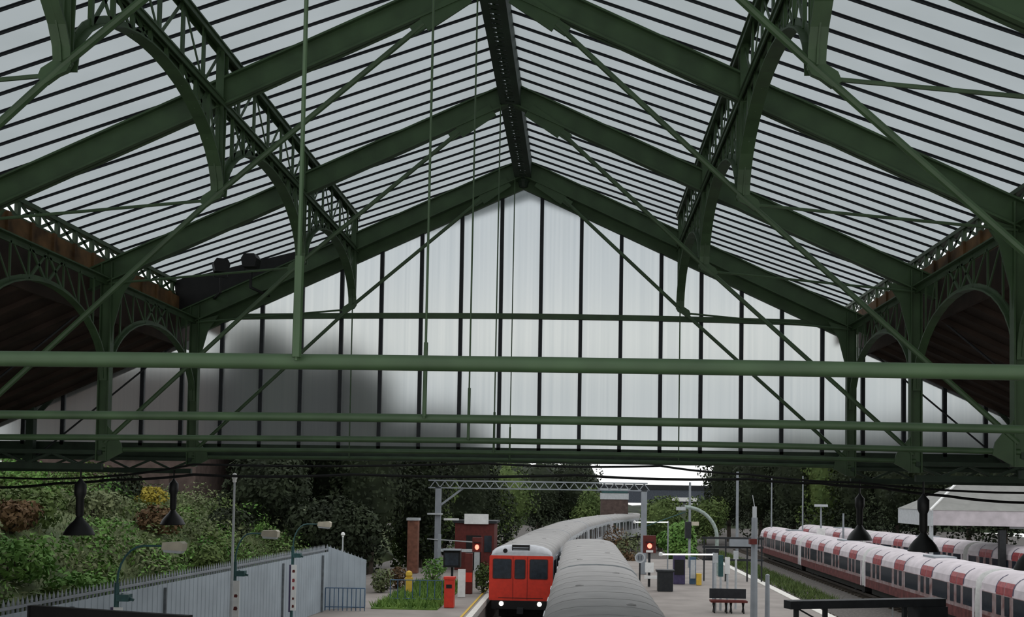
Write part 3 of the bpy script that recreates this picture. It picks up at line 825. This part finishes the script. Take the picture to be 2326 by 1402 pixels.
MB().bar((-1.5, .1, 2.6), (1.2, .1, 1.2), .03, .03).build('brace', DARK, t)
MB().lathe([(.01, 0), (.06, .03), (.06, .10), (.01, .13)], (.55, -.1, 2.3), 10).bar((.55, -.1, 2.42), (.55, -.1, 2.64), .02, .02).build('camera_dome', LGREY, t)

def railing(label, x0, x1, Y, n, h=1.05):
    t = thing('railing', label, 'railing', (x0, Y, 0))
    for z in (h, .15): MB().tube([(0, 0, z), (x1-x0, 0, z)], .022, 6).build('rail', BLUE, t)
    for k in range(n):
        x = (x1-x0)*k/(n-1); MB().tube([(x, 0, 0), (x, 0, h)], .018, 6).build('baluster', BLUE, t)
railing('small blue hooped railing in front of the fence corner', bx(742, 39.6), bx(832, 39.6), 39.6, 10, .9)
railing('blue railing by the grass left of the red bin', bx(890, 43), bx(1008, 43), 43, 8, .95)

# grass patch
t = MB().box(-8.3, -5.6, 40.5, 52, -.02, .04).build('grass_bed', GRASSM); struct(t)
mb = MB()
for _ in range(4500):
    x = rnd.uniform(-8.3, -5.6); y = rnd.uniform(40.5, 52); h = rnd.uniform(.08, .35); a = rnd.uniform(0, 6.28); w = .04
    mb.add([(x-math.cos(a)*w, y-math.sin(a)*w, 0.03), (x+math.cos(a)*w, y+math.sin(a)*w, 0.03), (x+rnd.gauss(0, .1), y+rnd.gauss(0, .1), h)], [(0, 1, 2)])
tag(mb.build('grass', GRASSM), 'bright green grass in the bed left of the red bin', 'grass', kind='stuff')
for lb, px, Y, r, h, m in (('pale scrub beside the fence end', 870, 47, .6, 1.2, GLEAF), ('dry brown shrub beside the brick pillar', 905, 49, .7, 1.1, RLEAF),
                           ('green bush under the grey gantry post', 985, 53, .8, 1.3, BLEAF), ('green shrub just left of the red train front', 1100, 47.5, .45, 1.4, MLEAF)):
    bush(lb, bx(px, Y), Y, r, h, m, 500, .09, 0)

def boxthing(name, label, cat, X, Y, w, d, h, m, extra=None, z=0):
    t = thing(name, label, cat, (X, Y, z)); MB().box(-w/2, w/2, -d/2, d/2, 0, h).build('body', m, t)
    if extra: extra(t)
    return t
def e_bin(t):
    MB().box(-.23, .23, -.23, .23, 1.16, 1.26).build('lid', RED, t); MB().box(-.12, .12, -.215, -.2, .8, .95).build('slot', BLACK, t)
boxthing('litter_bin', 'tall red litter bin at the edge of the left platform', 'bin', bx(1025, 41.5), 41.5, .40, .40, 1.16, RED, e_bin)
def e_pil(t): MB().box(-.36, .36, -.36, .36, 3.05, 3.2).build('capping', LGREY, t)
boxthing('brick_pillar', 'slim reddish brick pillar left of the grey gantry post', 'pillar', bx(940, 58), 58, .6, .6, 3.05, RBRICK, e_pil)
def e_yel(t): MB().lathe([(.10, 0), (.16, .1), (.14, .25), (.02, .32)], (0, 0, .8), 10).build('cap', YEL, t)
boxthing('grit_bin', 'small yellow grit bin on the grass by the brick pillar', 'bin', bx(932, 46), 46, .32, .32, .8, YEL, e_yel)
def e_board(t):
    MB().box(-.14, .14, -.075, -.07, .9, 1.45).build('notice', LGREY, t)
boxthing('notice_board', 'upright white notice panel beside the dark monitor hood', 'notice board', bx(1052, 45.5), 45.5, .34, .14, 1.25, WHITE, None)
def e_mon(t):
    MB().box(-.05, .05, -.05, .05, -1.15, 0).build('post', DARK, t); MB().box(-.44, .44, -.52, .1, .82, .88).build('hood', GREY, t)
    MB().box(-.33, .33, -.31, -.3, .1, .7).build('screen', GLASSD, t)
boxthing('monitor', 'dark hooded driver monitor on a post beside the left platform', 'monitor', bx(1030, 48), 48, .8, .6, .8, BLACK, e_mon, 1.15)
t = thing('signal', 'railway signal showing red on a white post, left platform', 'signal', (bx(1086, 50), 50, 0))
MB().box(-.05, .05, -.05, .05, 0, .7).build('post', DARK, t); MB().box(-.13, .13, -.08, .08, .66, 1.78).build('white_panel', LGREY, t)
MB().box(-.24, .24, -.10, .10, 1.78, 2.5).build('backplate', DRED, t); MB().box(-.16, .16, -.3, -.1, 2.24, 2.28).build('visor', BLACK, t)
MB().prism([(.10*math.cos(a*math.pi/8), 2.02 + .13*math.sin(a*math.pi/8)) for a in range(16)], 'y', -.16, -.10).build('lens', LAMPR, t)
boxthing('help_point', 'dark box with a red lower half between the notice panel and left signal', 'help point', bx(1068, 47), 47, .34, .3, 1.9, DRED, lambda t: MB().box(-.18, .18, -.17, -.14, .55, 1.0).build('red_panel', RED, t))
# small hut left of the trains
t = thing('hut', 'small dark red hut with a pale roof fascia left of the trains', 'hut', (bx(1084, 62), 62, 0))
MB().box(-1.2, 1.2, -1.2, 1.2, 0, 2.85).build('walls', DRED, t)
MB().box(-1.35, 1.35, -1.35, 1.35, 2.85, 3.0).build('roof', DARK, t)
MB().box(-.62, .85, -1.42, -1.34, 2.80, 3.42).build('roof_sign', WHITE, t)
MB().box(-1.9, -1.0, -1.3, -1.0, 3.0, 3.12).build('side_light', WHITE, t)
MB().box(-.5, .4, -1.24, -1.2, 0, 2.1).build('door', BLACK, t); MB().box(.6, 1.05, -1.24, -1.2, 1.1, 2.1).build('window_pane', GLASSD, t)
# signal gantry
t = thing('signal_gantry', 'grey portal gantry spanning the tracks beyond the shed', 'gantry', (-8.35, 60, 0))
for x in (0, 12.4):
    MB().box(x-.17, x+.17, -.15, .15, 0, 5.0).build('leg', GREY, t)
m = MB(); m.bar((-.6, 0, 5.42), (12.6, 0, 5.42), .3, .08); m.bar((-.6, 0, 4.98), (12.6, 0, 4.98), .3, .07); m.build('beam_chord', GREY, t)
m = MB()
for k in range(22):
    x = -.5 + k*.6
    m.bar((x, -.1, 5.0), (x+.3, -.1, 5.4), .04, .05); m.bar((x+.3, -.1, 5.4), (x+.6, -.1, 5.0), .04, .05)
m.build('beam_lattice', GREY, t)
MB().bar((.1, 0, 3.9), (1.5, 0, 4.98), .1, .12).build('knee_brace', GREY, t)
MB().box(-.6, .3, -.35, -.15, 3.35, 3.45).bar((-.6, -.2, 1.9), (2.2, -.2, 1.75), .06, .06).build('cable_bracket', LGREY, t)
t = thing('concrete_post', 'pale grey post with cross arm left of the hut', 'post', (bx(1000, 55), 55, 0))
MB().box(-.08, .08, -.08, .08, 0, 2.4).build('pole', GREY, t); MB().box(-.1, 1.9, -.06, .06, 1.45, 1.6).build('arm', LGREY, t)

# ------------------------------------------------------------------ right platform things
t = thing('signal', 'black railway signal showing red on the right platform', 'signal', (bx(1476, 52), 52, 0))
MB().box(-.06, .06, -.06, .06, 0, 1.75).build('post', DARK, t); MB().box(-.33, .33, -.15, .15, 1.75, 2.65).build('backplate', DRED, t)
MB().prism([(.0 + .12*math.cos(a*math.pi/8), 2.12 + .13*math.sin(a*math.pi/8)) for a in range(16)], 'y', -.2, -.14).build('lens', LAMPR, t)
MB().box(-.2, .2, -.4, -.14, 2.30, 2.34).build('visor', BLACK, t); MB().box(-.18, .18, -.18, -.14, 1.78, 1.9).build('number_plate', WHITE, t)
MB().box(-.22, .22, -.18, -.06, .75, 1.25).build('notice', WHITE, t); MB().box(-.25, .42, -.17, -.08, .42, .58).build('lower_notice', WHITE, t)
t = thing('roundel_sign', 'grey ring shaped sign on a post beside the grey train', 'sign', (bx(1455, 50), 50, 0))
MB().box(-.04, .04, .02, .06, 0, 1.5).build('post', DARK, t)
vs = []; fs = []
for k in range(24):
    a = k*2*math.pi/24
    for r, y in ((.26, 0), (.26, .05), (.19, 0), (.19, .05)): vs.append((r*math.cos(a), y-.03, 1.62 + r*math.sin(a)))
for k in range(24):
    a, b = 4*k, 4*((k+1) % 24)
    fs += [(a, b, b+2, a+2), (a+1, a+3, b+3, b+1), (a, a+1, b+1, b), (a+2, b+2, b+3, a+3)]
MB().add(vs, fs).build('ring', LGREY, t); MB().prism([(.19*math.cos(k*.2618), 1.62 + .19*math.sin(k*.2618)) for k in range(24)], 'y', 0, .01).build('disc', GREY, t)
for x in (-.075, .045): MB().box(x, x+.035, -.02, 0, 1.51, 1.73).build('stroke', DARK, t)
def e_dbin(t): MB().box(-.45, .45, -.34, .34, .95, 1.05).build('lid', DARK, t)
boxthing('storage_bin', 'dark grey storage bin on the right platform', 'bin', bx(1512, 50), 50, .75, .6, .95, DARK, e_dbin)
def e_panel(t): MB().box(-.26, .26, -.28, -.25, .5, 1.3).build('front_panel', BLACK, t)
boxthing('vending_machine', 'dark purple machine behind the storage bin', 'machine', bx(1543, 54), 54, .62, .5, 1.55, PURPLE, e_panel)
boxthing('information_sign', 'blue and white information panel right of the purple machine', 'sign', bx(1574, 54), 54, .34, .2, 1.45, BLUE, lambda t: MB().box(-.13, .13, -.12, -.1, .3, 1.3).build('poster', LGREY, t))
boxthing('grit_bin', 'small yellow box at the foot of the blue panel', 'bin', bx(1588, 53.5), 53.5, .26, .3, .55, YEL, lambda t: MB().box(-.14, .14, -.16, .16, .55, .6).build('lid', YEL, t))
def arm_light(label, X, Y, z, w, ph):
    t = thing('arm_light', label, 'lamp', (X, Y, 0))
    MB().tube([(0, 0, z), (w, 0, z + .03)], .035, 8).build('tube', LIGHTT, t)
    MB().lathe([(.02, -.10), (.09, -.05), (.09, .06), (.02, .10)], (-.06, 0, z), 12).build('end_lamp', WHITE, t, True)
    MB().tube([(w, .05, 0), (w, .05, z + .1)], .045, 8).build('post', GREY, t)
arm_light('white horizontal tube light across the right platform, nearer one', bx(1505, 44), 44, 2.18, 2.25, 0)
arm_light('white horizontal tube light beside the gantry leg, farther one', bx(1444, 63), 63, 3.0, 2.05, 0)
# curved lamp post
t = thing('curved_lamp_post', 'pale hoop shaped lamp post arching over the right platform', 'lamp post', (bx(1628, 60), 60, 0))
P = [(0, 0, 0), (0, 0, 2.2)] + [(-1.95*(1-math.cos(a)), 0, 2.2 + 1.85*math.sin(a)) for a in [k*math.pi/20 for k in range(1, 11)]]
MB().tube(P, .11, 8).build('hoop', mat('pale_green_paint', (.26, .31, .28), .5), t)
MB().box(-2.45, -1.9, -.12, .12, 3.85, 4.05).build('lantern', LGREY, t)
MB().tube([(-1.9, 0, 3.75), (-4.3, 0, 2.85)], .03, 6).build('stay_wire', TEAL, t)
def pole(label, px, Y, z, r=.06, top=None, name='post', m=None):
    t = thing(name, label, 'post', (bx(px, Y), Y, 0))
    MB().tube([(0, 0, -.02), (0, 0, z)], [r, r*.8], 8).build('pole', m or GREY, t)
    if top: top(t, z)
    return t
pole('tall grey post standing on the right platform with a white head', 1712, 38, 4.0, .14,
     lambda t, z: (MB().box(-.07, .07, -.07, .07, z, z + .42).build('head', LGREY, t), MB().box(-.22, .05, -.3, .0, 3.0, 3.2).build('camera', DRED, t),
                   MB().tube([(0, 0, z+.4), (-.08, 0, z + .85)], .015, 5).build('aerial', LGREY, t)))
pole('short grey bollard post right of the tall grey post', 1742, 38.5, 1.75, .10, lambda t, z: MB().lathe([(.085, 0), (.085, .05), (.02, .09)], (0, 0, z), 10).build('cap', GREY, t))
pole('slender pale pole with a box behind the hoop lamp post', 1566, 66, 5.6, .09, lambda t, z: (MB().box(-.3, .1, -.2, .2, 1.9, 3.0).build('box', DARK, t), MB().box(.1, .6, -.1, .1, 2.75, 3.0).build('lamp', CREAM, t)))
pole('slender grey pole rising before the right hand trees, thicker one', 1673, 78, 6.6, .12)
pole('thin pale pole in front of the right hand trees', 1750, 92, 6.4, .07)
pole('thin pale pole before the trees, above the far depot carriage', 1820, 92, 6.6, .07)
pole('white floodlight pole beside the farthest depot carriages', 1861, 84, 3.9, .09, lambda t, z: (MB().box(-.5, .5, -.3, .3, z, z + .2).build('head', LGREY, t), MB().box(-.3, .3, -.2, .2, .9, 2.1).build('white_panel', WHITE, t)))
pole('pale pole just left of the smaller right pendant lamp', 1911, 88, 3.3, .10)
# seats and sign posts by the tall post
t = thing('bench', 'dark platform bench with white framed posts on the right platform', 'bench', (bx(1655, 41.4), 41.4, 0))
MB().box(-.75, .75, -.25, .25, .42, .50).build('seat', DRED, t); MB().box(-.75, .75, .2, .28, .55, .95).build('backrest', DARK, t)
for x in (-.6, -.1, .1, .6): MB().bar((x, -.2, .0), (x, .2, .42), .06, .06).bar((x, .2, 0), (x, -.2, .42), .05, .05).build('leg', BLACK, t)
for k, px in enumerate((1625, 1637, 1652, 1671)):
    lb = ['leftmost', 'second', 'third', 'rightmost'][k] + ' of four pale sign posts by the platform bench'
    def top(t, z, k=k): MB().box(-.10, .10, -.05, .05, z - [.4, .9, .7, .35][k], z).build('sign_plate', [LGREY, TEAL, WHITE, LGREY][k], t)
    pole(lb, px, 41.9 + .3*k, [2.4, 2.3, 2.2, 2.45][k], .055, top, 'sign_post', LGREY)
t = thing('equipment_rack', 'dark grey equipment frame between the hoop lamp and tall post', 'equipment', (bx(1672, 56), 56, 0))
m = MB()
for z in (1.2, 1.9, 2.4): m.bar((-1.9, 0, z), (1.5, 0, z), .1, .12)
for x in (-1.8, -.6, .6, 1.4): m.bar((x, 0, 0), (x, 0, 2.4), .08, .08)
m.build('frame', DARK, t); MB().box(-.4, .9, -.2, .2, 1.95, 2.35).build('cabinet', GREY, t); MB().box(-1.7, -1.0, -.2, .2, 1.3, 1.8).build('relay_box', DARK, t)

# white station canopy in the depot
t = thing('station_canopy', 'white station canopy with a grey hipped roof above the depot trains', 'canopy', (22.3, 63, -1.25))
MB().box(0, 14, -.06, .06, 4.35, 5.3).build('fascia', TROOF, t)
MB().add([(-.15, -.1, 5.3), (14, -.1, 5.3), (14, 3.2, 6.95), (2.6, 3.2, 6.95), (-.15, 6.4, 5.3), (14, 6.4, 5.3)], [(0, 1, 2, 3), (0, 3, 4), (3, 2, 5, 4)]).build('roof', mat('canopy_slate', (.21, .21, .195), .7, 0, .1, 2), t)
MB().bar((-.2, -.12, 5.3), (2.6, 3.15, 6.98), .12, .1).build('hip_flashing', WHITE, t)
MB().box(-.1, .0, -.1, 6.4, 4.3, 5.3).build('end_board', LGREY, t)
for x in (.0, 4.4, 7.0, 10.2):
    MB().box(x - (.08 if x == 0 else .2), x + (.08 if x == 0 else .2), .1, .4, 0, 4.1 if x else 5.2).build('post', LGREY if x == 0 else DARK, t)
MB().box(5.0, 14, .5, .6, 4.2, 4.4).build('soffit_light', LGREY, t)

# ------------------------------------------------------------------ buildings and trees beyond
vs = []; fs = []; n = 90
for i in range(n):
    x = -110 + 250*i/(n-1); px = 1310 + x*2261/190
    zt = 10.5 + 1.6*noise.noise(Vector((x*.11, 3, 0))) + .7*noise.noise(Vector((x*.5, 7, 0)))
    d = max(0, 1 - abs(px - 1492)/150); zt -= 7.6*min(1, d*4)
    zt += 4 * max(0, min(1, (px - 1650)/150))
    for y, z in ((176, -1.3), (183, zt*.55), (189, zt*.85), (194, zt), (205, zt*.8), (219, -1.3)): vs.append((x, y, z + .5*noise.noise(Vector((x*.4, y*.4, 1))) if z > 0 else z))
for i in range(n-1):
    for j in range(5): fs.append((i*6+j, (i+1)*6+j, (i+1)*6+j+1, i*6+j+1))
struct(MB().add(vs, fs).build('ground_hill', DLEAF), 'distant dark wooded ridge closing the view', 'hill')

t = thing('brick_building', 'dull brick building on top of the bank at the left', 'building', (-24, 54, 2.6))
MB().box(-6.5, 3.9, -2, 4, 0, 8.5).build('walls', BRICK, t)
MB().prism([(-6.8, 8.5), (4.2, 8.5), (4.2, 8.75), (-6.8, 8.75)], 'y', -2.3, 4.3).build('roof', DARK, t)
for k, x in enumerate((-5.4, -2.6, .2)):
    f = MB().box(x, x + 1.1, -2.06, -1.98, 3.6, 5.2).build('window_frame', CREAM, t); MB().box(x + .1, x + 1.0, -2.09, -2.05, 3.7, 5.1).build('pane', GLASSD, f)
for x in (-6.3, -3.5, -.7, 2.1): MB().box(x, x + .5, -2.25, -2, 0, 3.2).build('buttress', BRICK, t)
MB().box(-6.5, 5, -2.5, -2.3, 1.0, 1.15).build('wall_coping', LGREY, t)
t = thing('signal_box', 'small white and teal signal box beyond the bend', 'building', (bx(1395, 112), 112, -1.25))
MB().box(-1.5, 1.5, -1.5, 1.5, 0, 5.3).build('base', BRICK, t); MB().box(-1.55, 1.55, -1.55, 1.55, 5.3, 6.0).build('cabin', LGREY, t)
MB().box(-1.45, 1.45, -1.6, -1.5, 6.0, 6.35).build('windows', TEAL, t); MB().box(-1.7, 1.7, -1.7, 1.7, 6.35, 6.5).build('roof', LGREY, t)
t = thing('road_bridge', 'dark distant road bridge crossing beyond the bend', 'bridge', (20, 150, -2.3))
MB().box(-19, 4, -2, 2, 5.6, 7.6).build('deck', mat('blue_grey_steel', (.06, .07, .085), .7), t)
for x in (-17, -9, -1): MB().box(x, x + 1.2, -2, 2, 0, 5.6).build('pier', BRICK, t)
MB().box(-19, 4, -2.1, -2, 7.6, 8.3).build('parapet', DARK, t)
MB().box(-6, -2.2, -2.6, -2.2, 5.9, 6.5).build('white_panel', WHITE, t)

def tree(label, X, Y, h, r, m=DLEAF, n=6500, z=-1.25, sz=.15, group=None, low=.12):
    rr = random.Random(int(X*31 + Y*17))
    t = thing('tree', label, 'tree', (X, Y, z), group=group)
    MB().tube([(0, 0, 0), (rr.uniform(-.2, .2), 0, h*.35), (0, 0, h*.75)], [.28, .2, .06], 7).build('trunk', TRUNK, t)
    bl = [((0, 0, h*.55), (r*.8, r*.8, h*.42))]
    for k in range(7):
        a = rr.uniform(0, 6.28); u = rr.uniform(.3, .75)
        zz = h * (low + (.9 - low) * rr.random()); rad = r * rr.uniform(.38, .6)
        bl.append(((math.cos(a)*r*u, math.sin(a)*r*u, zz), (rad, rad, min(rad*.9, h - zz + .3))))
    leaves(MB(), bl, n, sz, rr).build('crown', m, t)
    core = MB()
    for c, q in bl[:1]:
        core.lathe([(.1, -q[2]*.85), (q[0]*.6, -q[2]*.5), (q[0]*.72, 0), (q[0]*.55, q[2]*.5), (.1, q[2]*.85)], c, 9)
    core.build('inner_branches', TRUNK if False else m, t)
G = 'dark trees behind the grey fence'
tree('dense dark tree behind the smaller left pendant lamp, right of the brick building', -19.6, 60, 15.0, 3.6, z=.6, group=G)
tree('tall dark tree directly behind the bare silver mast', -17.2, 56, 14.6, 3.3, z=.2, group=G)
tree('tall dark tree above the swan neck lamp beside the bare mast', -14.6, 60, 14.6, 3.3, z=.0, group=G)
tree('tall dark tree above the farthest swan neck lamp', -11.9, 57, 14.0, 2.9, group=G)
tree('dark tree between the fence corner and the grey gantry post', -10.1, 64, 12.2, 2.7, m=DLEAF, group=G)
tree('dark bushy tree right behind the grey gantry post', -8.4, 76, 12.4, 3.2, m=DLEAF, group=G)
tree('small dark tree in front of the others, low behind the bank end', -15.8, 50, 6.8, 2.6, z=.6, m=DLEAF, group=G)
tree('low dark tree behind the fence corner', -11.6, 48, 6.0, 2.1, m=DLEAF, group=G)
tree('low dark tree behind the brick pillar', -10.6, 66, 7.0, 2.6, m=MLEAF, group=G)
G = 'trees beyond the gantry'
k = 0
for px, Y, h, r, m, lb in ((1010, 95, 8.6, 3.2, MLEAF, 'green tree under the gantry beam, nearest its left leg'), (1075, 104, 9.6, 3.8, DLEAF, 'dark tree directly above the dark red hut'),
                       (1150, 108, 9.8, 3.8, MLEAF, 'mid green tree above the hut and the train roof'), (1225, 125, 10.8, 4.4, DLEAF, 'dark tree above the middle of the red fronted train'),
                       (1300, 128, 10.6, 4.0, DLEAF, 'dark tree left of the signal box'), (1345, 120, 7.0, 2.4, MLEAF, 'lighter green tree just left of the signal box'),
                       (1500, 105, 6.0, 2.8, MLEAF, 'round green tree behind the gantry right leg'), (1600, 120, 5.6, 3.0, MLEAF, 'low green tree behind the hoop lamp post'),
                       (1545, 78, 4.0, 1.6, BLEAF, 'small bright tree on the platform left of the hoop lamp post')):
    tree(lb, bx(px, Y), Y, h, r, m, 3200, -1.25, .19, G)
G = 'trees along the back of the depot'
for px, Y, h, r, m, lb in ((1655, 128, 14.2, 4.2, DLEAF, 'dark tree behind the thicker slender pole'), (1725, 122, 14.8, 4.4, DLEAF, 'dark tree directly above the tall grey platform post'),
                       (1800, 118, 15.1, 4.4, DLEAF, 'dark tree above the far end of the front depot row'), (1875, 116, 14.8, 4.2, MLEAF, 'tree behind the white floodlight pole'),
                       (1950, 112, 15.4, 4.4, DLEAF, 'dark tree behind the smaller right pendant lamp'), (2030, 108, 15.2, 4.4, DLEAF, 'dark tree at the left end of the station canopy roof'),
                       (2110, 106, 15.6, 4.4, DLEAF, 'dark tree behind the station canopy, nearest its roof hip'), (2190, 102, 15.6, 4.4, DLEAF, 'dark tree behind the middle of the station canopy roof'),
                       (2270, 100, 15.6, 4.4, DLEAF, 'dark tree behind the station canopy near the right edge'), (2350, 98, 15.6, 4.4, DLEAF, 'dark tree at the right edge behind the station canopy'),
                       ):
    tree(lb, bx(px, Y), Y, h, r, m, 4200, -1.25, .22, G)
# retaining wall planting beside the bend
for lb, px, Y, r, h, m in (('dry brown scrub below the signal box', 1400, 92, 1.6, 3.0, RLEAF), ('tangled pale scrub right of the signal box', 1432, 84, 1.5, 2.8, GLEAF),
                           ('brown scrub along the grey train beyond its end', 1425, 72, 1.0, 1.8, RLEAF)):
    bush(lb, bx(px, Y), Y, r, h, m, 800, .12, -1.2)
mb = MB(); rr = random.Random(9)
for _ in range(6000):
    x = rr.uniform(13.3, 15.4); y = rr.uniform(58, 105); h = rr.uniform(.15, .4); a = rr.uniform(0, 6.28); w = .03
    mb.add([(x-math.cos(a)*w, y-math.sin(a)*w, -1.25), (x+math.cos(a)*w, y+math.sin(a)*w, -1.25), (x+rr.gauss(0, .15), y+rr.gauss(0, .15), -1.25+h)], [(0, 1, 2)])
tag(mb.build('trackside_weeds', MLEAF), 'green weeds between the right platform and the depot trains', 'weeds', kind='stuff')
